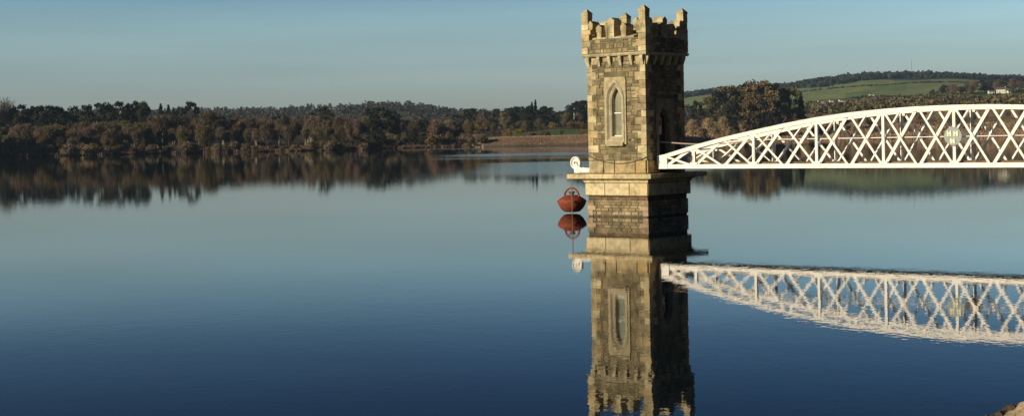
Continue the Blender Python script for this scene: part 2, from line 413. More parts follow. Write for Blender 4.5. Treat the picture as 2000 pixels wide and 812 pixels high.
# window and door: stepped pointed surrounds
def arch(cu,hw,z0,zs,za,n=7):
    """pointed arch outline, anticlockwise from bottom left"""
    pts=[(cu-hw,z0),(cu+hw,z0)]
    hh=za-zs; r=(hh*hh+hw*hw)/(2*hw)
    for i in range(n+1):
        t=i/n; ang=t*math.acos((r-hw)/r); pts.append((cu+hw-r+r*math.cos(ang),zs+r*math.sin(ang)))
    for i in range(n-1,-1,-1):
        t=i/n; ang=t*math.acos((r-hw)/r); pts.append((cu-hw+r-r*math.cos(ang),zs+r*math.sin(ang)))
    return pts
def ring(mb,fr,o,i,wo,wi,col):
    n=len(o)
    for k in range(n):
        k2=(k+1)%n
        mb.face([fr(*o[k],wo),fr(*o[k2],wo),fr(*i[k2],wi),fr(*i[k],wi)],tint(col,.04))
def rect_like(c,hw,z0,z1,ref,cu):
    out=[]
    for k,(u,z) in enumerate(ref):
        if k<2: out.append((cu-hw if k==0 else cu+hw,z0)); continue
        n=(len(ref)-2)
        t=(k-2)/(n-1)
        # walk right edge -> top -> left edge
        if t<.3: out.append((cu+hw,lerp(ref[2][1],z1,t/.3)))
        elif t>.7: out.append((cu-hw,lerp(z1,ref[2][1],(t-.7)/.3)))
        else: out.append((lerp(cu+hw,cu-hw,(t-.3)/.4),z1))
    return out
# window
fr=frame('front'); cu=-1.78
w=MB(); col=(.42,.355,.215)
A1=arch(cu,.54,3.66,5.75,6.78,8); A2=arch(cu,.50,3.80,5.72,6.66,8); A3=arch(cu,.40,3.90,5.70,6.52,8); A4=arch(cu,.36,3.93,5.69,6.46,8); A5=arch(cu,.29,3.97,5.67,6.36,8)
RO=rect_like(None,.65,3.58,6.90,A1,cu)
ring(w,fr,RO,RO,.0,.075,col); ring(w,fr,RO,A1,.075,.075,col)
for o,i,wo,wi,c in ((A1,A1,.075,.11,.44),(A1,A2,.11,.11,.45),(A2,A3,.11,.0,.43),(A3,A4,0,-.0,.44),(A4,A5,0,-.05,.45),(A5,A5,-.05,-.26,.4)):
    ring(w,fr,o,i,wo,wi,(c,c*.88,c*.62))
winf=w.build('window',M['ashlar'],tower)
g=MB(); g.face([fr(u,z,-.24) for u,z in A5]); g.build('pane',M['glass'],winf)
g=MB(); g.box(cu-.30,cu+.30,.19,.225,5.10,5.15); g.box(cu-.29,cu-.25,.19,.225,3.99,5.9); g.box(cu+.25,cu+.29,.19,.225,3.99,5.9); g.box(cu-.28,cu+.28,.19,.225,3.97,4.02); g.build('glazing_bar',M['white'],winf)
g=MB(); g.mesh([fr(cu-.50,3.86,.02),fr(cu+.50,3.86,.02),fr(cu+.50,3.60,.20),fr(cu-.50,3.60,.20),fr(cu-.50,3.50,.20),fr(cu+.50,3.50,.20),fr(cu-.5,3.5,0),fr(cu+.5,3.5,0)],
  [(0,3,2,1),(3,4,5,2),(4,6,7,5),(0,6,4,3),(1,2,5,7)],(.42,.36,.23)); g.build('sill',M['ashlar'],winf)
# door
fr=frame('right'); cu=1.62
w=MB(); A1=arch(cu,.66,2.13,4.55,5.62,8); A2=arch(cu,.60,2.13,4.52,5.5,8); A3=arch(cu,.52,2.13,4.5,5.36,8)
RO=rect_like(None,.80,2.12,5.80,A1,cu)
for o,i,wo,wi in ((RO,RO,0,.07),(RO,A1,.07,.07),(A1,A2,.07,.09),(A2,A3,.09,-.05),(A3,A3,-.05,-.42)): ring(w,fr,o,i,wo,wi,(.27,.235,.16))  # surround stone darkened, putting the shade of this wall into its colour
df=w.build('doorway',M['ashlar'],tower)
g=MB(); g.face([fr(u,z,-.36) for u,z in A3])
for k in range(6): g.box(-.36,-.325,cu-.48+k*.163,cu-.48+k*.163+.15,2.16,4.86)
g.box(-.36,-.30,cu-.52,cu+.52,4.86,4.95); g.build('door',M['door'],df)
g=MB(); sg=arch(cu-.15,.32,4.02,4.68,4.92,6); g.prism(sg,fr,-.32,-.29); s1=g.build('warning_sign',M['signwhite'],df)
g=MB(); g.prism([(cu-.06+.19*math.cos(t*math.pi/8),4.60+.19*math.sin(t*math.pi/8)) for t in range(16)],fr,-.288,-.28); g.build('red_disc',M['signred'],df)
g=MB(); g.box(-.325,-.25,cu+.36,cu+.40,3.1,3.3); g.build('door_handle',M['darksteel'],df)
# corbels, string course
for f_,u0,u1 in (('front',A0,0),('right',0,B1),('left',0,B1),('back',A0,0)):
    fr=frame(f_); n=6
    for k in range(n):
        u=lerp(u0+.10,u1-.10,k/(n-1)); c=MB(); h=.085
        vs=[fr(u-h*.7,7.46,.0),fr(u+h*.7,7.46,.0),fr(u+h,7.93,0),fr(u-h,7.93,0),fr(u-h*.7,7.46,.075),fr(u+h*.7,7.46,.075),fr(u+h,7.80,.20),fr(u-h,7.80,.20),fr(u+h,7.93,.20),fr(u-h,7.93,.20)]
        c.mesh(vs,[(0,1,5,4),(4,5,6,7),(7,6,8,9),(9,8,2,3),(1,2,8,6,5),(0,4,7,9,3)],tint((.50,.44,.29),.08)); c.build('corbel',M['ashlar'],tower)
b=MB(); loft(b,[(7.935,A0-.20,.20,-.20,B1+.20),(8.0,A0-.245,.245,-.245,B1+.245),(8.065,A0-.245,.245,-.245,B1+.245),(8.085,A0-.2,.2,-.2,B1+.2)],(.46,.41,.27)); b.build('string_course',M['ashlar'],tower)
# parapet
O=.18; T=.60
b=MB(); z0,z1=8.086,8.80
b.box(A0-O,O,-O,-O+T,z0,z1,MORT); b.box(A0-O,O,B1+O-T,B1+O,z0,z1,MORT); b.box(A0-O,A0-O+T,-O+T,B1+O-T,z0,z1,MORT); b.box(O-T,O,-O+T,B1+O-T,z0,z1,MORT)
b.box(A0,0,0,B1,8.09,8.3,(.2,.2,.2))
for f_,u0,u1 in (('front',A0-O,O),('right',-O,B1+O),('left',-O,B1+O),('back',A0-O,O)):
    stones(b,frame(f_,O),u0+.2,u1-.2,z0+.01,z1-.02,RUB[1:]+[(.22,.21,.13)],(.14,.30),(.16,.45),split=.4,proud=(.0,.03))
for ca,cb,sa,sb in ((A0-O,-O,1,1),(O,-O,-1,1),(A0-O,B1+O,1,-1),(O,B1+O,-1,-1)): quoins(b,ca,cb,sa,sb,z0+.01,9.3,.32,long=.58,short=.38,proud=.035)
b.build('parapet',M['stone'],tower)
def merlon(fr,W,u0,u1,zt,z0=8.80,peak=.14,name='merlon'):
    m=MB(); c=tint(random.choice(BUF[:4]),.1); c=(c[0]*.9,c[1]*.9,c[2]*.9); mid=(u0+u1)/2
    # two or three courses of block, then a pointed cap
    z=z0; zc=zt-peak-.22
    while z<zc-.02:
        h=min(.30,zc-z); 
        if zc-z-h<.1: h=zc-z
        e=random.uniform(0,.012); q=tint(c,.15)
        m.prism([(u0+e,z+.004),(u1-e,z+.004),(u1-e,z+h-.004),(u0+e,z+h-.004)],fr,-T+e,-e,q); z+=h
    m.prism([(u0-.02,zc),(u1+.02,zc),(u1+.03,zt-peak),(mid+.03,zt),(mid-.03,zt),(u0-.03,zt-peak)],fr,-T-.01,.012,tint(c,.12))
    return m.build(name,M['stone'],tower)
for f_,u0,u1 in (('front',A0-O,O),('right',-O,B1+O),('left',-O,B1+O),('back',A0-O,O)):
    fr=frame(f_,O); L_=u1-u0; s=L_/3.80
    P=lambda t:u0+t*s
    segs=[(.40,.62,9.74),(.88,1.17,9.52),(1.58,1.94,9.84),(2.36,2.66,9.52),(3.12,3.40,9.74)]
    for i,(a,c,zt) in enumerate(segs):
        merlon(fr,T,P(a),P(c),zt,9.302 if i in(0,4) else 8.802)
    merlon(fr,T,P(1.42),P(1.56),9.56,8.802,.10,'merlon_step')
    # sloping sills in the embrasures
    e=[(.62,.88),(1.17,1.42),(1.94,2.36),(2.66,3.12)]
    for a,c in e:
        b=MB()
        b.mesh([fr(P(a),8.802,.01),fr(P(c),8.802,.01),fr(P(c),8.802,-T),fr(P(a),8.802,-T),fr(P(a),8.87,.01),fr(P(c),8.87,.01),fr(P(c),8.99,-T*.75),fr(P(a),8.99,-T*.75),fr(P(c),8.99,-T),fr(P(a),8.99,-T)],
          [(0,1,5,4),(4,5,6,7),(7,6,8,9),(9,8,2,3),(0,4,7,9,3),(1,2,8,6,5)],tint((.46,.40,.26),.08))
        b.build('embrasure_sill',M['ashlar'],tower)
for ca,cb,sa,sb in ((A0-O,-O,1,1),(O,-O,-1,1),(A0-O,B1+O,1,-1),(O,B1+O,-1,-1)):
    m=MB(); z=9.302; w=.37
    while z<10.05:
        h=min(.28,10.06-z); e=random.uniform(.0,.015)
        a=[ca-sa*(.03-e),ca+sa*(w-e)]; c=[cb-sb*(.03-e),cb+sb*(w-e)]
        m.box(min(a),max(a),min(c),max(c),z+.003,z+h-.003,tint(random.choice(BUF[:4]),.1),j=.004); z+=h
    a=[ca-sa*.04,ca+sa*(w+.01)]; c=[cb-sb*.04,cb+sb*(w+.01)]
    a0,a1,c0,c1=min(a),max(a),min(c),max(c); am,cm=(a0+a1)/2,(c0+c1)/2
    m.box(a0,a1,c0,c1,10.062,10.16,tint((.44,.38,.25),.1))
    m.mesh([(a0,c0,10.161),(a1,c0,10.161),(a1,c1,10.161),(a0,c1,10.161),(am,cm,10.38)],[(0,1,4),(1,2,4),(2,3,4),(3,0,4),(3,2,1,0)],(.42,.37,.25))
    m.build('corner_turret',M['stone'],tower)
# helper: things near the tower stand in the same turned frame
def near_empty(name,a,b_,z):
    return empty(name,(C0[0]+a*C_+b_*S_, C0[1]-a*S_+b_*C_, z),-TH)
# pulley on the left of the tower
BP=1.68
def on_b(x,b_):
    u=uv(x,320)[0]; return (u*(C0[1]+b_*C_)-C0[0]-b_*S_)/(C_+u*S_)
pa=on_b(1125,BP)
pu=near_empty('pulley',pa,BP,2.12); tag(pu,'cream painted pulley wheel on a bracket at the left foot of the tower','pulley')
def torus(mb,cx,cz,Rr,r,n=28,m=8,y=0,a0=0,a1=2*math.pi):
    full=abs(a1-a0-2*math.pi)<1e-6
    pts=[(cx+Rr*math.cos(a0+(a1-a0)*k/n),y,cz+Rr*math.sin(a0+(a1-a0)*k/n)) for k in range(n+1)]
    mb.tube(pts,r,m,cap=not full)
m=MB(); torus(m,0,.52,.29,.045,y=-.05); torus(m,0,.52,.29,.045,y=.05); torus(m,0,.52,.25,.04)
vs=[]; nn=28
for yy_ in (-.02,.02):
    for rr_ in (.10,.27): vs+=[(rr_*math.cos(2*math.pi*i/nn),yy_,.52+rr_*math.sin(2*math.pi*i/nn)) for i in range(nn)]
for q in (0,2): m.mesh(vs[q*nn:(q+2)*nn],[(i,(i+1)%nn,nn+(i+1)%nn,nn+i) for i in range(nn) if not (False)])
m.tube([(0,-.06,.52),(0,.06,.52)],.13,14)
m.build('wheel',M['white'],pu,True)
m=MB(); m.tube([(0,-.13,.52),(0,.13,.52)],.06,10); m.build('axle',M['darksteel'],pu,True)
m=MB(); ln=(A0-pa)-.04
for y in (-.13,.10):
    poly=[(-.07,.52),(.0,.60),(.08,.54),(.22,.34),(.5,.26),(ln,.24),(ln,.0),(-.02,.0),(-.05,.2)]
    m.mesh([(u,y,z) for u,z in poly]+[(u,y+.035,z) for u,z in poly],[tuple(range(9)),tuple(range(17,8,-1))]+[(i,(i+1)%9,9+(i+1)%9,9+i) for i in range(9)])
m.box(.3,ln,-.13,.135,.0,.05); m.build('bracket',M['white'],pu)
m=MB(); m.tube([(-.30,0,.52),(-.30,0,-2.6)],.022,6); tag(m.build('hanging_rope',M['cable'],near_empty('tmp',pa,BP,2.12)),'brown rope hanging from the pulley wheel down past the red float','rope')
o=bpy.data.objects['hanging_rope']; e_=o.parent; o.parent=None; o.location=e_.location; o.rotation_euler=e_.rotation_euler; bpy.data.objects.remove(e_)
# float
fx=o.location
dirb=.85
fl=empty('float',(fx[0]+(-.30)*C_+ .02*dirb, fx[1]+.30*S_+dirb, .06),-TH)
tag(fl,'rust red saucer shaped metal float hanging just above the water left of the tower','float')
m=MB(); m.lathe([(0.001,0),(.30,0),(.42,.03),(.60,.20),(.73,.42),(.765,.56),(.75,.61),(.62,.71),(.47,.80),(.33,.86),(.30,.88),(0.001,.88)]); m.build('hull',M['rust'],fl,True)
m=MB(); m.lathe([(.13,.87),(.11,.97),(.18,1.0),(.18,1.07),(.001,1.07)],n=14); m.build('cap',M['darksteel'],fl)
m=MB(); torus(m,0,.78,.47,.055,24,8,0,-.1,math.pi+.1); m.build('handle',M['rust'],fl,True)
m=MB(); m.lathe([(.745,.53),(.775,.545),(.775,.57),(.745,.585)]); m.build('rim',M['rust'],fl)
# swagged cable along the lit wall of the tower
c=near_empty('wall_cable',A0,0,0); m=MB()
m.tube([(lerp(-.06,3.51,t/14),-.09-.0*t,3.04-.36*(1-((t-7)/7)**2)-.10*t/14) for t in range(15)],.02,5)
cc=m.build('sagging_cable',M['darksteel']); cc.location=c.location; cc.rotation_euler=c.rotation_euler; bpy.data.objects.remove(c)
tag(cc,'thin dark cable sagging across the sunlit wall near the tower foot','cable')
c=near_empty('t',0,0,0); m=MB()
m.tube([(lerp(.02,4.6,t/12),lerp(1.25,2.60,t/12),3.66-.16*math.sin(math.pi*t/12)+.0*t) for t in range(13)],.035,6)
cc=m.build('pale_hose',M['hose']); cc.location=c.location; cc.rotation_euler=c.rotation_euler; bpy.data.objects.remove(c)
tag(cc,'pale hose sagging from the tower doorway to the bridge','hose')
# ------------------------------------------------------------------ bridge
br=near_empty('lattice_bridge',0,0,0)
tag(br,'white painted bowstring lattice footbridge joining the tower doorway to the bank','bridge')
CT=15.5
def topz(t):
    return interp([0,1.7,3.3,5,6.6,8.3,9.9,11.5,13.2,15.2],[5.04,5.02,4.95,4.83,4.66,4.41,4.13,3.84,3.47,2.97],abs(t-CT))
ZB=2.35; nodes=[CT+1.655*k for k in range(-9,10)]
TE0,TE1=.62,30.38
for side,yb in (('near',.75),('far',2.62)):
    inn=1 if side=='near' else -1
    m=MB(); tt=[.16]+[nodes[0]]+[lerp(nodes[0],nodes[-1],k/54) for k in range(1,54)]+[nodes[-1],30.84]
    prof=[(-.10,0),(.10,0),(.10,-.04),(.09,-.045),(.09,-.20),(-.09,-.20),(-.09,-.045),(-.10,-.04)]
    vs=[(t,yb+y,topz(t)+z) for t in tt for y,z in prof]; n=len(prof)
    fs=[(i*n+k,i*n+(k+1)%n,(i+1)*n+(k+1)%n,(i+1)*n+k) for i in range(len(tt)-1) for k in range(n)]+[tuple(range(n)),tuple(range(len(vs)-n,len(vs)))]
    m.mesh(vs,fs); m.build('top_chord',M['white'],br)
    m=MB(); m.box(.25,30.75,yb-.05,yb+.05,ZB+.022,ZB+.20); m.box(.25,30.75,yb-.13,yb+.13,ZB-.005,ZB+.02); m.build('bottom_chord',M['white'],br)
    for k,t in enumerate(nodes):
        if k%2==1:
            m=MB(); m.box(t-.065,t+.065,yb-.035,yb+.035,ZB+.19,topz(t)-.18)
            m.box(t-.02,t+.02,yb+(.036 if inn>0 else -.16),yb+(.16 if inn>0 else -.036),ZB+.2,topz(t)-.19); m.build('post',M['white'],br)
            for e in (0,): # gusset plates with bolts
                m=MB(); m.box(t-.2,t+.2,yb-.062,yb-.054,ZB+.06,ZB+.30); m.build('gusset',M['white'],br); m=MB(); m.box(t-.18,t+.18,yb-.062,yb-.054,topz(t)-.30,topz(t)-.09); m.build('gusset',M['white'],br)
    for k in range(len(nodes)-1):
        t0,t1=nodes[k],nodes[k+1]; za,zb=topz(t0)-.12,topz(t1)-.12; g=.07
        m=MB(); m.bar((t0+g,yb+.02*inn,ZB+.14),(t1-g,yb+.02*inn,zb),.138,.05,up=(0,1,0)); m.bar((t0+g+.02,yb+.07*inn,ZB+.14),(t1-g+.02,yb+.07*inn,zb),.03,.10,up=(0,1,0)); m.build('diagonal',M['white'],br)
        m=MB(); m.bar((t0+g,yb-.045*inn,za),(t1-g,yb-.045*inn,ZB+.14),.10,.035,up=(0,1,0)); m.build('diagonal',M['white'],br)
    for t0,t1,tin in ((.16,.74,1),(30.26,30.84,-1)):
        m=MB(); lo,hi=(t0,t1)
        zl,zh=topz(lo)-.2,topz(hi)-.2
        if tin>0: poly=[(lo,2.56),(lo+.05,2.50),(lo+.05,ZB-.02),(hi,ZB-.02),(hi,zh),(lo,zl)]
        else: poly=[(lo,ZB-.02),(hi-.05,ZB-.02),(hi-.05,2.5),(hi,2.56),(hi,zl if False else zh),(lo,zl)]
        m.mesh([(u,yb-.09,z) for u,z in poly]+[(u,yb+.09,z) for u,z in poly],[tuple(range(6)),tuple(range(11,5,-1))]+[(i,(i+1)%6,6+(i+1)%6,6+i) for i in range(6)])
        m.build('end_plate',M['white'],br)
    ts=[t for t in [lerp(0,31,k/155) for k in range(156)] if topz(t)-.16>3.68]
    yy=yb+.12*inn; m=MB(); m.tube([(ts[0],yy,3.68),(ts[-1],yy,3.68)],.024,8); m.build('handrail',M['white'],br,True)
m=MB()
k=0; t=.3
while t<30.6:
    m.box(t,t+.17,.92,2.45,2.585+random.uniform(0,.006),2.63,tint((1,1,1),.2)); t+=.183
m.box(.3,30.7,.91,.95,2.50,2.584); m.box(.3,30.7,2.42,2.46,2.50,2.584); m.build('deck',M['deck'],br)
for k in range(len(nodes)):
    m=MB(); t=nodes[k]; m.box(t-.05,t+.05,.81,2.56,ZB+.03,2.498); m.build('cross_beam',M['darksteel'],br)
# plaque with three small castles on each truss
for yb,s in ((.75,-1),(2.62,-1)):
    m=MB(); n=40; rad=.40; cz=3.70
    y0=yb-.15; 
    def disc(r,ya,yb_): 
        vs=[(CT+r*math.cos(2*math.pi*i/n),ya,cz+r*math.sin(2*math.pi*i/n)) for i in range(n)]+[(CT+r*math.cos(2*math.pi*i/n),yb_,cz+r*math.sin(2*math.pi*i/n)) for i in range(n)]
        m.mesh(vs,[tuple(range(n)),tuple(range(2*n-1,n-1,-1))]+[(i,(i+1)%n,n+(i+1)%n,n+i) for i in range(n)])
    disc(rad,y0,y0+.06); disc(.36,y0-.012,y0-.001) if False else None
    pl=m.build('plaque',M['plaque'] if yb<1 else M['darksteel'],br); pl['label']='round grey green plaque carrying three small cream castles' if yb<1 else 'dark back plaque on the far truss'
    for dx,dz in () if yb>1 else ((-.16,.13),(.14,.13),(-.01,-.19)):
        m=MB(); a=y0-.03; e=y0-.002
        def bx(x0,x1,z0,z1): m.box(CT+dx+x0,CT+dx+x1,a,e,cz+dz+z0,cz+dz+z1)
        bx(-.10,-.035,-.11,.06); bx(.035,.10,-.11,.06); bx(-.035,.035,-.05,.025)
        for q in (-.10,.07): bx(q,q+.03,.061,.10)
        for q in (-.066,.036): bx(q,q+.026,.061,.10)
        bx(-.035,-.015,.026,.055); bx(.015,.035,.026,.055); bx(-.11,.11,-.13,-.111)
        m.build('castle_emblem',M['emblem'],br)
# abutment on the bank
ab=near_empty('bridge_abutment',30.2,1.68,0); tag(ab,'stone abutment carrying the shore end of the white bridge','abutment')
m=MB(); m.box(0,3,-1.8,1.8,-1,2.3,MORT); stones(m,lambda u,z,w:(-w,u,z),-1.8,1.8,0,2.3,RUB); m.build('wall',M['stone'],ab)
# ------------------------------------------------------------------ shore rocks
from mathutils import noise as mn
M['wetrock']=mat('wet_rock',(.060,.048,.036),.45,False,nscale=6,namt=.4,bump=.9,bscale=14,bdist=.03)
def rock(x,y,z,r,sx=1,sy=1,sz=.7,seed=0,lab=None,wet=False):
    rn=random.Random(seed); m=MB(); nu,nv=44,28; vs=[]
    off=[(rn.uniform(-1,1),rn.uniform(-1,1),rn.uniform(-1,1),rn.uniform(.72,1.0)) for _ in range(13)]
    off=[(Vector(o[:3]).normalized(),o[3]) for o in off]
    for j in range(nv+1):
        for i in range(nu):
            th=math.pi*j/nv; ph=2*math.pi*i/nu
            v=Vector((math.sin(th)*math.cos(ph),math.sin(th)*math.sin(ph),math.cos(th)))
            k=1
            for o,l in off:
                dd=v.dot(o)
                if dd*k>l*.86: k=l*.86/dd
            k*=1+.20*mn.fractal(v*2.2+Vector((seed,0,0)),.9,2.2,5)
            vs.append((v.x*k*r*sx,v.y*k*r*sy,v.z*k*r*sz))
    m.mesh(vs,[(j*nu+i,j*nu+(i+1)%nu,(j+1)*nu+(i+1)%nu,(j+1)*nu+i) for j in range(nv) for i in range(nu)])
    o=m.build('shore_rock',M['wetrock'] if wet else M['rock'],loc=(x,y,z)); o.rotation_euler=(0,0,rn.uniform(0,6)); 
    tag(o,lab,'rock'); return o
rock(6.64,20.75,-.03,.36,1.15,.9,1.0,3,'largest pale brown rock at the bottom right water edge')
rock(7.06,21.05,-.02,.36,1.1,1,.9,4,'pale rock right of the largest shore rock')
rock(6.52,21.40,-.01,.16,1.3,1,.8,5,'dark wet rock touching the left side of the largest shore rock',True)
rock(6.35,21.50,.0,.085,1.2,1,.8,6,'small dark stone near the left end of the shore rocks',True)
rock(6.43,21.45,.0,.10,1.1,1,.6,8,'flat dark stone between the small stone and the wet rock',True)
rock(6.72,21.45,.02,.22,1.3,1,.85,9,'dark mossy rock just behind the largest shore rock',True)
rock(7.02,21.60,.0,.26,1.2,1,.95,11,'dark mossy rock highest in the corner behind the pale rocks',True)
# ------------------------------------------------------------------ vegetation prototypes (unit = metres, built ~10 m high, scaled)
def rv(rn,s=1): 
    while 1:
        v=Vector((rn.uniform(-1,1),rn.uniform(-1,1),rn.uniform(-1,1)))
        if .05<v.length<1: return v*s
def leafface(mb,p,s,rn,col):
    a=rv(rn).normalized(); b=a.cross(rv(rn)).normalized()
    mb.face([p-a*s*.5-b*s*.3,p+a*s*.1-b*s*.45,p+a*s*.55+b*s*.1,p-a*s*.1+b*s*.5],col)
def pine_proto(seed,spread=.42,base=.30,n=2600,flat=.8,leaf=.42):
    rn=random.Random(seed); t=MB(); c=MB(); Hh=10
    lean=rn.uniform(-.4,.4); tr=[Vector((lean*k/6*.8+rn.uniform(-.08,.08),rn.uniform(-.08,.08),Hh*.88*k/6)) for k in range(7)]
    t.tube(tr,[.24*(1-k/7.5) for k in range(7)],7)
    cl=[]
    nb=20
    for k in range(nb):
        z=lerp(base,.97,(k+rn.random())/nb); prof=math.sin(math.pi*min(1,max(0,(z-base+.10)/(1.12-base))))**.7
        a=rn.uniform(0,6.28); r=Hh*spread*prof*rn.uniform(.35,1.0)
        st=tr[min(6,int(z*6))]; p=Vector((st.x+r*math.cos(a),st.y+r*math.sin(a),z*Hh+rn.uniform(-.3,.5)))
        if p.z>9.3: p.z=9.3
        t.tube([Vector((st.x,st.y,p.z-r*.45)),(Vector((st.x,st.y,p.z))+p)/2,p],[.07,.05,.02],5)
        cl.append((p,rn.uniform(.9,1.7)*(.7+.5*prof)))
    for i in range(n):
        p,r=rn.choice(cl); q=rv(rn,r); q.z*=.62*flat
        # push toward the outside of the clump
        q*= (.55+.45*rn.random())/max(.3,(q.length/r))**.5
        g=rn.uniform(.7,1.35); col=(g*rn.uniform(.9,1.25),g,g*rn.uniform(.8,1.1))
        leafface(c,p+q,rn.uniform(.6,1.2)*leaf,rn,col)
    return t,c
def spruce_proto(seed,n=1600):
    rn=random.Random(seed); t=MB(); c=MB()
    t.tube([(0,0,0),(0,0,5),(0,0,9.8)],[.2,.12,.02],7)
    for i in range(n):
        z=1+9*rn.random()**1.15; r=(10.2-z)*.24*(.8+.3*math.sin(z*5))*rn.random()**.5; a=rn.uniform(0,6.28)
        leafface(c,Vector((r*math.cos(a),r*math.sin(a),z-r*.25)),rn.uniform(.25,.55),rn,(rn.uniform(.7,1.1),rn.uniform(.8,1.2),rn.uniform(.8,1.2)))
    return t,c
def twig_proto(seed,spread=.36,n=3100,upright=.8,multi=1,low=.18,trunkr=.15,width=.055):
    rn=random.Random(seed); t=MB(); c=MB(); tips=[]
    for s in range(multi):
        a0=rn.uniform(0,6.28); base=Vector((.5*s*math.cos(a0),.5*s*math.sin(a0),0))
        top=base+Vector((rn.uniform(-1,1)*.9,rn.uniform(-1,1)*.9,rn.uniform(7.6,8.6)))
        tr=[base.lerp(top,k/5)+Vector((rn.uniform(-.12,.12),rn.uniform(-.12,.12),0)) for k in range(6)]
        t.tube(tr,[trunkr*(1-k/5.8) for k in range(6)],6)
        for k in range(16//multi+3):
            h=rn.uniform(low+.08,.95); st=base.lerp(top,h*.98); a=rn.uniform(0,6.28)
            l=10*spread*(1.08-h*.75)*rn.uniform(.6,1.1)
            e=st+Vector((math.cos(a)*l*.7,math.sin(a)*l*.7,l*upright)); 
            if e.z>9.6: e.z=9.6
            mid=st.lerp(e,.5)-Vector((0,0,l*.08))
            t.tube([st,mid,e],[.06,.04,.015],4); tips+= [(st,mid,e)]
    for i in range(n):
        st,mid,e=rn.choice(tips); f=rn.random()**.6
        p=(st.lerp(mid,f*2) if f<.5 else mid.lerp(e,f*2-1))+rv(rn,.8+.6*f)
        if p.z<low*10: p.z+=1.2
        d=(Vector((p.x,p.y,0))*.12+Vector((rn.uniform(-.6,.6),rn.uniform(-.6,.6),rn.uniform(.3,1.2)))).normalized()
        s=d.cross(rv(rn)).normalized(); L=rn.uniform(.6,1.5); w=rn.uniform(.6,1.4)*width
        if p.z+L*d.z>10.2: p.z=10.2-L*d.z
        g=rn.uniform(.65,1.4); col=(g,g*rn.uniform(.85,1.1),g*rn.uniform(.75,1.15))
        c.face([p-s*w,p+s*w,p+d*L],col)
        if rn.random()<.5:
            d2=(d+rv(rn,.7)).normalized(); q=p+d*L*.4; c.face([q-s*w*.7,q+s*w*.7,q+d2*L*.6],col)
    return t,c
def shrub_proto(seed,n=1500):
    """unit: about 4 m high, 5 m wide"""
    rn=random.Random(seed); t=MB(); c=MB(); lob=[]
    for k in range(7):
        a=rn.uniform(0,6.28); r=rn.uniform(.2,1.8); e=Vector((r*math.cos(a),r*math.sin(a),rn.uniform(1.6,3.1)*(1-.12*r)))
        t.tube([(0,0,0),e*.55,e],[.07,.05,.02],4); lob.append((e,rn.uniform(.7,1.2)))
    for i in range(n):
        e,r=rn.choice(lob); p=e+rv(rn,r); 
        if rn.random()<.45: p.z*=rn.uniform(.1,1)
        p.z=max(.1,p.z)
        d=Vector((rn.uniform(-.6,.6),rn.uniform(-.6,.6),rn.uniform(.2,1))).normalized(); s=d.cross(rv(rn)).normalized(); L=rn.uniform(.4,.9); w=rn.uniform(.05,.13)
        g=rn.uniform(.7,1.35); c.face([p-s*w,p+s*w,p+d*L],(g,g*rn.uniform(.9,1.1),g*rn.uniform(.8,1.1)))
    return t,c
PROTO={}
def reg(key,tc,tm,cm,hh):
    t,c=tc
    mt=t.build('trunk',tm); mc=c.build('crown',cm); PROTO[key]=(mt.data,mc.data,hh)
    bpy.data.objects.remove(mt); bpy.data.objects.remove(mc)
for i in range(4): reg('pine%d'%i,pine_proto(10+i,spread=(.40,.46,.36,.5)[i],base=(.28,.3,.2,.38)[i]),M['bark'],M['pine'],10)
for i in range(4): reg('suntinted%d'%i,pine_proto(80+i,spread=(.36,.42,.36,.46)[i],base=(.22,.3,.25,.3)[i]),M['bark'],M['suntintpine'],10)  # same pines, crowns coloured as if sunlit
for i in range(2): reg('spruce%d'%i,spruce_proto(20+i),M['bark'],M['pine'],10)
for i in range(3): reg('bare%d'%i,twig_proto(30+i,spread=(.36,.42,.33)[i],multi=(1,2,1)[i]),M['bark'],M['twig'],10)
for i in range(3): reg('birch%d'%i,twig_proto(40+i,spread=.17,upright=1.5,multi=(1,2,3)[i],low=.36,trunkr=.12,n=2500,width=.05),M['birchbark'],M['twig'],10)
for i in range(2): reg('olive%d'%i,twig_proto(50+i,spread=.38,multi=2,low=.12),M['bark'],M['olive'],10)
for i in range(3): reg('shrub%d'%i,shrub_proto(60+i),M['bark'],(M['twig'],M['olive'],M['scrub'])[i],3.9)
for i in range(3): reg('heath%d'%i,twig_proto(73+i,spread=.30,upright=1.2,multi=3,low=.06,n=2800),M['bark'],M['tawny'],10)
reg('gorse0',shrub_proto(70),M['bark'],M['gorse'],3.9)
NAMES={'suntinted':('pine_tree','tree'),'pine':('pine_tree','tree'),'spruce':('spruce_tree','tree'),'bare':('bare_tree','tree'),'birch':('birch_tree','tree'),'olive':('willow_tree','tree'),'shrub':('shrub','shrub'),'gorse':('gorse_bush','bush'),'heath':('bare_tree','tree')}
cnt=[0]
def plant(key,px,d,top=None,h=None,wide=1.0,label=None,group=None):
    """stand a tree on the ground at bearing px and distance d; top = its height above the water"""
    g=ground(px,d)
    kind=key.rstrip('0123456789'); tm_,cm_,hh=PROTO[key]
    if h is None: h=max(3,pz(px,top,d)-g)
    nm,cat=NAMES[kind]
    o=empty(nm,(P2X(px,d),d,g-.15),random.uniform(0,6.28)); s=h/hh; o.scale=(s*wide,s*wide,s)
    for n_,me in (('trunk',tm_),('crown',cm_)):
        q=bpy.data.objects.new(n_,me); COL.objects.link(q); q.parent=o
    tag(o,label,cat,group); cnt[0]+=1
    return o
rnd=random.Random(5)
def ri(a,b): return rnd.uniform(a,b)
reg('grey0',twig_proto(91,spread=.40,multi=2,n=1500,width=.05),M['bark'],M['greytwig'],10); NAMES['grey']=('bare_tree','tree')
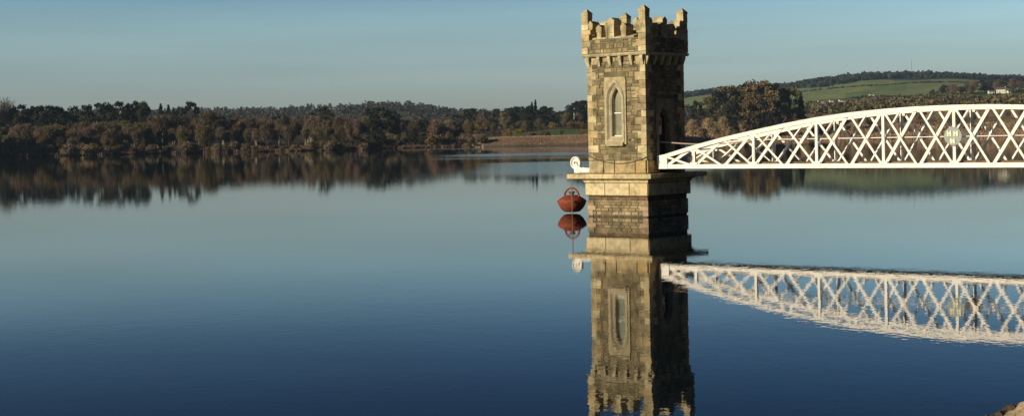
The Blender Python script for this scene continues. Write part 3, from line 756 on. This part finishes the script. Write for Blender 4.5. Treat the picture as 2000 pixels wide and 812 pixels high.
# --- left shore: dark pines standing behind
G1='dark pines behind the left shore'
LP=[(20,212),(45,203),(70,205),(100,204),(118,207),(150,206),(172,203),(195,200),(212,204),(232,197),(250,201),(268,196),(285,198)]
for i,(x,y) in enumerate(LP):
    plant('pine%d'%(i%4),x,ri(915,990),top=y,wide=ri(.6,.95),label='dark pine crown in the close row behind the left shore',group=G1)
plant('pine3',372,950,top=196,wide=.5,label='round topped dark pine standing alone above the brown birches',group=None)
plant('pine0',354,970,top=207,wide=.5,label='lower dark pine touching the lone round pine',group=None)
plant('pine1',636,930,top=207,wide=.6,label='tall dark pine left of the widest dark crown',group=None)
plant('pine2',612,960,top=218,wide=.6,label='lower olive pine just left of the tall dark pine',group=None)
for i,(x,y,w,l) in enumerate([(742,207,.95,'widest flat topped dark pine left of the bay'),(716,210,.8,'pine forming the left half of the wide dark crown'),(768,216,.7,'pine sloping down at the right of the wide dark crown')]):
    plant('pine%d'%(3-i),x,1020+i*10,top=y,wide=w,label=l)
plant('grey0',8,960,top=186,wide=.9,label='tall bare grey tree rising at the far left edge')
plant('grey0',-25,950,top=194,wide=.9,label='second bare grey tree, its crown cut by the left edge of the picture')
for x in (30,90,140,430,455,540,560): plant('pine%d'%(x%4),x,ri(900,930),top=ri(218,226),wide=.8,label='small dark pine among bare trees on the left shore',group='small pines on the left shore')
for x,y in ((330,207),(315,205),(340,212)): plant('spruce%d'%(x%2),x,ri(1100,1150),top=y-2,wide=1.3,label='spiky conifer between the pine row and the lone round pine',group='conifers by the lone pine')
# --- left shore woodland of birch and bare trees
G2='bare brown trees along the left shore'
LBL={'heath':'tawny bare tree in the thicket along the left shore','bare':'bare brown tree in the thicket along the left shore','birch':'pale stemmed birch in the thicket along the left shore','olive':'olive brown willow in the thicket along the left shore','shrub':'low twiggy shrub at the left water edge','gorse':'yellow tinged bush on the left shore'}
def thick(n,x0,x1,da,db,ya,yb,kinds,grp,lbls,wide=(.8,1.2)):
    for i in range(n):
        k=rnd.choice(kinds); x=lerp(x0,x1,(i+rnd.random())/n); key=k+str(rnd.randrange({'pine':4,'spruce':2,'bare':3,'birch':3,'olive':2,'shrub':3,'gorse':1,'heath':3}[k]))
        D=shore(x); d=D+ri(da,db); y=interp([x0,x1],[ya,yb],x)+ri(-6,5)
        plant(key,x,d,top=y,wide=ri(*wide),label=lbls[k],group=lbls[k].split(' in the')[0].split(' at the')[0]+'s, '+grp)
thick(44,300,720,40,95,226,229,['birch','birch','birch','bare'],'left shore',LBL)
thick(30,-40,300,30,70,248,236,['birch','olive','bare','birch'],'left shore',LBL)
thick(46,-40,715,12,40,252,246,['birch','birch','birch','bare','olive'],'left shore',LBL,(.9,1.3))
thick(16,-60,250,8,25,262,268,['olive','bare','shrub'],'left shore',LBL,(1,1.4))
thick(36,-60,718,2,9,283,279,['shrub'],'left shore',LBL,(1.1,1.7))
for x,y in ((325,262),(312,272),(300,262),(405,216),(88,240),(112,243),(290,270)): plant('olive%d'%(x%2),x,shore(x)+ri(20,40),top=y,wide=1.2,label='yellow olive bush lit by the sun on the left shore',group='sunlit olive bushes on the left shore')
# --- dark bay and wood between the spit and the dam
plant('pine1',931,918,h=8,wide=1.5,label='dark round bush at the left end of the dam'); plant('shrub0',941,912,h=5,wide=1.5,label='twiggy shrub where the dam meets the dark wood')
LB={'bare':'bare dark tree behind the shaded bay','pine':'dark pine behind the shaded bay','olive':'brown willow behind the shaded bay','shrub':'shrub at the edge of the shaded bay','birch':'birch behind the shaded bay'}
thick(26,722,925,25,80,234,238,['bare','pine','bare','olive','pine'],'bay',LB)
thick(26,722,930,3,22,262,264,['pine','pine','bare','shrub'],'bay',LB,(1,1.6))
# --- dam and the land beyond it
LD={'shrub':'dark bush along the field edge behind the dam','bare':'bare tree behind the field beyond the dam','pine':'pine behind the field beyond the dam','spruce':'spruce behind the field beyond the dam','olive':'brown willow behind the field beyond the dam','gorse':'yellow gorse bush behind the dam','birch':'birch beyond the dam'}
thick(11,925,1340,30,90,257,256,['shrub','shrub','olive'],'dam',LD,(1.2,2.0))
thick(26,930,1345,330,400,236,236,['bare','olive','bare'],'dam',LD,(1.2,1.6))
thick(26,905,1345,420,560,218,216,['bare','bare','pine','olive'],'dam',LD,(1.1,1.5))
plant('gorse0',932,1260,top=242,wide=2.2,label='yellow gorse bush in bloom left of the dam field')
for x,w_ in ((1010,1.6),(1082,1.3),(1120,1.8),(1138,1.4)): plant('gorse0',x,1225,h=5,wide=w_,label='dull gorse bush in the hedge beyond the dam field',group='gorse bushes in the hedge beyond the dam field')
plant('spruce0',1047,1400,top=195,wide=1.0,label='tallest spruce spire on the skyline left of the tower')
plant('spruce1',1040,1410,top=199,wide=1.0,label='second spruce spire beside the tallest on the skyline')
for x,y in ((1018,207),(1032,206),(1060,207),(1075,209),(990,210),(965,212),(915,212),(925,211)): plant('pine%d'%(x%4),x,1400,top=y,wide=1.3,label='distant pine crown on the skyline left of the tower',group='distant pines left of the tower')
for x,y in ((1125,200),(1138,196),(1150,195),(1165,198)): plant('pine%d'%(x%4),x,1500,top=y,wide=1.3,label='dark rounded crown on the skyline touching the tower',group='rounded crowns by the tower')
# --- right shore: big pine clump behind the bridge and scrub
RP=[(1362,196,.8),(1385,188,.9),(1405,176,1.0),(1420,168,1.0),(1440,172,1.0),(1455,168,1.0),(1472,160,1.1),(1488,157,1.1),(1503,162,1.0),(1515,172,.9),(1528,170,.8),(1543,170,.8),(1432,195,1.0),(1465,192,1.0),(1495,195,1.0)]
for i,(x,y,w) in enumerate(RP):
    q=plant(('suntinted%d' if i%2 else 'pine%d')%(i%4),x,ri(1205,1260) if i<12 else 1190,top=y,wide=w*.80,label='tall pine in the sunlit clump behind the start of the bridge',group='pine clump behind the bridge')
plant('spruce0',1566,1240,top=182,wide=1.1,label='pointed olive tree right of the pine clump above the bridge')
LR={'heath':'sunlit tawny tree on the bank behind the bridge','bare':'bare russet tree on the bank behind the bridge','birch':'pale stemmed birch on the bank behind the bridge','olive':'olive brown willow on the bank behind the bridge','shrub':'low scrub bush on the bank behind the bridge','pine':'pine on the bank behind the bridge','gorse':'gorse on the bank'}
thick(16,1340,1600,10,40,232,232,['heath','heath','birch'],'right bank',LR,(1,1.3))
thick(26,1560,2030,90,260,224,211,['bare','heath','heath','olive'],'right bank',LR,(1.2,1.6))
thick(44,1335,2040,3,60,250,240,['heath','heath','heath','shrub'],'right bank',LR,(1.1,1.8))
LH={'bare':'bare tree in the wood by the white hillside house','pine':'dark pine in the wood by the white hillside house','olive':'olive tree in the wood by the white hillside house'}
for i in range(30):
    x=lerp(1780,2025,(i+rnd.random())/30); k=rnd.choice(['bare','olive','bare','pine']); key=k+str(rnd.randrange(2))
    y=interp([1780,1850,1900,1960,2025],[190,168,160,154,158],x)+ri(-4,6)
    plant(key,x,2500+ri(-60,60),top=y,wide=1.3,label=LH[k],group=LH[k].replace(' in the',' trees in the'))
print('trees',cnt[0])
# ------------------------------------------------------------------ far woods and scrub: uncountable masses
def wood(name,n,fn,leaf,per,label,m_,flat=1,cat='wood',wr=(.9,1.5)):
    mb=MB(); rn=random.Random(n)
    for i in range(n):
        x,d,h,w=fn(rn); g=ground(x,d); c=Vector((P2X(x,d),d,g)); tone=rn.uniform(.65,1.4); warm=rn.uniform(*wr)
        for k in range(per):
            q=rv(rn); z=h*(.5+.5*q.z); p=c+Vector((q.x*w*(1.15-.5*(z/h)),q.y*w,z))
            gg=tone*rn.uniform(.8,1.2); leafface(mb,p,leaf*rn.uniform(.6,1.3),rn,(gg*warm,gg,gg))
    o=mb.build(name,m_); tag(o,label,cat,kind='stuff'); return o
def f1(rn):
    d=rn.choice([rn.uniform(1500,2300),rn.uniform(2500,3050)]); x=rn.uniform(-350,1345); return x,d,rn.uniform(7,13),rn.uniform(4,8)
wood('distant_wood',2600,f1,3.4,26,'distant dark woodland covering the low hills behind the left shore',M['hazywood'],wr=(.85,1.2))
def f2(rn):
    x=rn.uniform(1300,2100)
    dd=interp([1300,1540,1600,1690,1760,1860,1930,2100],[4060,3900,3780,3850,4000,3930,4060,4060],x)
    return x,rn.uniform(dd,4300),rn.uniform(9,14),rn.uniform(6,10)
wood('ridge_plantation',1100,f2,7,22,'dark conifer plantation along the ridge of the right hill',M['farwood'])
def f3(rn):
    k=rn.choice([0,1,3]); x=rn.uniform(1560,2050); d=[2280,2700,3150,3600][k]+ (x-1700)*[.25,-.5,.6,.3][k]+rn.uniform(-6,6); return x,d,rn.uniform(1.2,3.6),rn.uniform(2,4)
wood('hedgerow',900,f3,2.6,8,'dark hedgerows dividing the green fields on the right hill',M['farwood'])
def f5(rn):
    x=rn.uniform(1560,2100); return x,rn.uniform(1600,2250) if x<1890 else rn.uniform(1550,1800),rn.uniform(4,9),rn.uniform(4,7)
wood('hillside_scrub',620,f5,3.0,30,'brown scrub below the hillside fields beyond the bridge',M['olive'],wr=(.8,1.0))
# dry grass and heath close to the far shores
def grass(name,n,x0,x1,label,m_):
    mb=MB(); rn=random.Random(n)
    for i in range(n):
        x=rn.uniform(x0,x1); D=shore(x)
        if 930<x<1300:
            if rn.random()<.72: continue
            d=D+rn.uniform(14,26) if rn.random()<.6 else D+rn.uniform(1,12)
        else: d=D+ (rn.uniform(.5,10) if rn.random()<.45 else rn.uniform(5,170 if x>1330 else 90))
        g=ground(x,d); p=Vector((P2X(x,d),d,g-.05)); L=rn.uniform(.3,.9)*(.6 if 930<x<1300 else 1.7); w=rn.uniform(.1,.3)
        q=Vector((rn.uniform(-.4,.4),rn.uniform(-.4,.4),1))*L; a=rn.uniform(0,3.14); s=Vector((math.cos(a),math.sin(a),0))*w
        gg=rn.uniform(.6,1.3); mb.face([p-s,p+s,p+q+s*.4,p+q-s*.4],(gg,gg*rn.uniform(.85,1.05),gg*rn.uniform(.8,1.1)))
    o=mb.build(name,m_); tag(o,label,'grass',kind='stuff')
grass('dry_grass',24000,-150,930,'brown dead grass along the left shore',M['twig'])
grass('tawny_grass',28000,930,2120,'tawny dry grass on the dam and the bank behind the bridge',M['tawny'])
# ------------------------------------------------------------------ farm buildings
def house(px,d,w,l,h,rz,label,cat='house',y=None,chim=True):
    g=ground(px,d)-.3
    o=empty('farmhouse' if cat=='house' else 'farm_building',(P2X(px,d),d,g),rz); tag(o,label,cat)
    rh=w*.38
    m=MB(); m.mesh([(-l/2,-w/2,0),(l/2,-w/2,0),(l/2,w/2,0),(-l/2,w/2,0),(-l/2,-w/2,h),(l/2,-w/2,h),(l/2,w/2,h),(-l/2,w/2,h),(-l/2,0,h+rh),(l/2,0,h+rh)],
      [(0,1,5,4),(2,3,7,6),(1,2,6,9,5),(3,0,4,8,7)]); m.build('wall',M['housewall'],o)
    m=MB(); e=.35
    for s in (-1,1):
        a=[(-l/2-e,s*(w/2+e),h-e*.76+.05),(l/2+e,s*(w/2+e),h-e*.76+.05),(l/2+e,0,h+rh+.05),(-l/2-e,0,h+rh+.05)]
        m.mesh(a+[(x,y_,z+.18) for x,y_,z in a],[(0,1,2,3),(4,5,6,7),(0,1,5,4),(1,2,6,5),(2,3,7,6),(3,0,4,7)])
    rf=m.build('roof',M['roof'],o)
    if chim:
        m=MB(); m.box(l/2-1.1,l/2-.2,-.5,.5,h+rh-.4,h+rh+1.2); m.build('chimney',M['housewall'],rf)
    n=max(2,int(l/3.2))
    for k in range(n):
        x=-l/2+l*(k+.5)/n; m=MB(); m.box(x-.45,x+.45,-w/2-.03,-w/2+.05,h*.35,h*.35+1.2); m.build('window' if k else 'door',M['door'],o)
    return o
house(1607,2450,6,13,4,.15,'long white farm shed, leftmost of the sheds on the right hillside','shed',chim=False)
house(1627,2460,5,9,3.4,.1,'short white farm shed, middle of the sheds on the right hillside','shed',chim=False)
house(1648,2440,6,13,3.2,.1,'low white farm shed, rightmost of the sheds on the right hillside','shed',chim=False)
house(1704,3050,6,9,3,0,'tiny white cottage alone in the upper green field')
house(1957,2300,9,13,6,-.35,'white gabled house at the edge of the hillside wood')
house(1938,2290,5,9,3,.1,'low white outbuilding left of the gabled hillside house','shed',chim=False)
house(1973,2330,5,6,3,.3,'small pale barn right of the gabled hillside house','shed',chim=False)
house(1757,1900,6,8,4.5,.1,'small stone hut showing just above the bridge chord','hut',chim=False)
house(13,shore(13)+36,8,12,6.5,.5,'cream gabled house half hidden in trees at the far left')
# mast on the ridge, pole near the tower
px,d=1783,4150; o=empty('radio_mast',(P2X(px,d),d,ground(px,d))); tag(o,'thin radio mast standing on the ridge of the right hill','mast')
m=MB(); hh=pz(px,116,d)-ground(px,d)
for a in range(3): m.tube([(.9*math.cos(a*2.1),.9*math.sin(a*2.1),0),(.4*math.cos(a*2.1),.4*math.sin(a*2.1),hh)],.12,5)
m.build('lattice',M['darksteel'],o)
px,d=1122,1425; o=empty('white_post',(P2X(px,d),d,ground(px,d))); tag(o,'slim white post among dark trees just left of the tower','post')
m=MB(); m.tube([(0,0,0),(0,0,pz(px,222,d)-ground(px,d))],[.22,.18],8); m.build('shaft',M['white'],o); m=MB(); m.box(-.3,.3,-.3,.3,pz(px,224,d)-ground(px,d),pz(px,221,d)-ground(px,d)); m.build('head',M['white'],o)
# ------------------------------------------------------------------ air
hz=MB(); hz.box(-8200,8200,-3200,4950,-4.2,230)
hm=bpy.data.materials.new('haze'); hm.use_nodes=True; nt=hm.node_tree; nt.nodes.clear()
ou=N(nt,'ShaderNodeOutputMaterial'); pv=N(nt,'ShaderNodeVolumePrincipled'); pv.inputs['Color'].default_value=(.50,.74,1,1); pv.inputs['Density'].default_value=.00007; pv.inputs['Anisotropy'].default_value=.3
nt.links.new(pv.outputs[0],ou.inputs['Volume'])
tag(hz.build('haze',hm),kind='stuff',label='thin pale blue air over the reservoir')
# ------------------------------------------------------------------ light
SUN_EL=R(17); sdir=Vector((-.86,-.51)).normalized()
w=bpy.data.worlds.new('World'); scn.world=w; w.use_nodes=True; nt=w.node_tree; nt.nodes.clear()
ou=N(nt,'ShaderNodeOutputWorld'); bg=N(nt,'ShaderNodeBackground'); sk=N(nt,'ShaderNodeTexSky'); sk.sky_type='NISHITA'; sk.sun_disc=False
sk.sun_elevation=SUN_EL; sk.sun_rotation=math.atan2(sdir.x,sdir.y)%(2*math.pi); sk.air_density=1.0; sk.dust_density=.6; sk.ozone_density=2.0
tc=N(nt,'ShaderNodeTexCoord'); sp=N(nt,'ShaderNodeSeparateXYZ'); nt.links.new(tc.outputs['Generated'],sp.inputs[0])
cr=N(nt,'ShaderNodeValToRGB'); cr.color_ramp.interpolation='B_SPLINE'
SKY=[(0.0,(1.09,1.22,1.63)),(.03,(1.09,1.24,1.63)),(.07,(1.22,1.47,1.68)),(.092,(1.00,1.33,1.66)),(.122,(.36,.60,.95)),(.165,(.16,.30,.54)),(.25,(.085,.15,.28)),(1,(.06,.11,.21))]
SKY=[(p,tuple(v/1.75 for v in c)) for p,c in SKY]
el=cr.color_ramp.elements
el[0].position=SKY[0][0]; el[0].color=(*SKY[0][1],1); el[1].position=1; el[1].color=(*SKY[-1][1],1)
for p,c in SKY[1:-1]: e=el.new(p); e.color=(*c,1)
nt.links.new(sp.outputs[2],cr.inputs['Fac'])
mu=N(nt,'ShaderNodeMix',data_type='RGBA',blend_type='MULTIPLY'); mu.inputs['Factor'].default_value=1
nt.links.new(sk.outputs[0],mu.inputs['A']); nt.links.new(cr.outputs[0],mu.inputs['B'])
# faint streaks of high cloud
mp=N(nt,'ShaderNodeMapping'); mp.inputs['Scale'].default_value=(1.6,1.6,26); nt.links.new(tc.outputs['Generated'],mp.inputs['Vector'])
nz=N(nt,'ShaderNodeTexNoise'); nz.inputs['Scale'].default_value=1.6; nz.inputs['Detail'].default_value=4; nt.links.new(mp.outputs[0],nz.inputs['Vector'])
mr=N(nt,'ShaderNodeMapRange'); mr.inputs['From Min'].default_value=.35; mr.inputs['From Max'].default_value=.7; mr.inputs['To Min'].default_value=.93; mr.inputs['To Max'].default_value=1.09
nt.links.new(nz.outputs['Fac'],mr.inputs['Value'])
vs_=N(nt,'ShaderNodeVectorMath',operation='SCALE'); nt.links.new(mu.outputs['Result'],vs_.inputs[0]); nt.links.new(mr.outputs[0],vs_.inputs['Scale'])
nt.links.new(vs_.outputs[0],bg.inputs['Color']); bg.inputs['Strength'].default_value=.131
nt.links.new(bg.outputs[0],ou.inputs['Surface'])
sl=bpy.data.lights.new('sun','SUN'); sl.energy=5.0; sl.angle=R(.5); sl.color=(1,.845,.60)
so=bpy.data.objects.new('sun',sl); COL.objects.link(so); sd=Vector((sdir.x*math.cos(SUN_EL),sdir.y*math.cos(SUN_EL),math.sin(SUN_EL)))
so.rotation_euler=sd.to_track_quat('Z','Y').to_euler(); so.location=(-60,-30,60)
# ------------------------------------------------------------------ camera
cd=bpy.data.cameras.new('camera'); co=bpy.data.objects.new('camera',cd); COL.objects.link(co)
cd.sensor_width=36; cd.sensor_fit='HORIZONTAL'; cd.lens=36*F/2000; cd.clip_end=20000; cd.clip_start=.1
cd.shift_y=(PY-406)/2000; cd.shift_x=0
rt=Vector((math.cos(PHI),0,-math.sin(PHI))); up=Vector((math.sin(PHI),0,math.cos(PHI))); bkv=Vector((0,-1,0))
mt=Matrix((rt,up,bkv)).transposed().to_4x4(); mt.translation=Vector((0,0,H)); co.matrix_world=mt
scn.camera=co
scn.render.engine='CYCLES'
scn.cycles.volume_bounces=0; scn.cycles.max_bounces=6
vs=scn.view_settings; vs.view_transform='Standard'; vs.look='None'; vs.gamma=1; vs.exposure=0; vs.use_curve_mapping=False
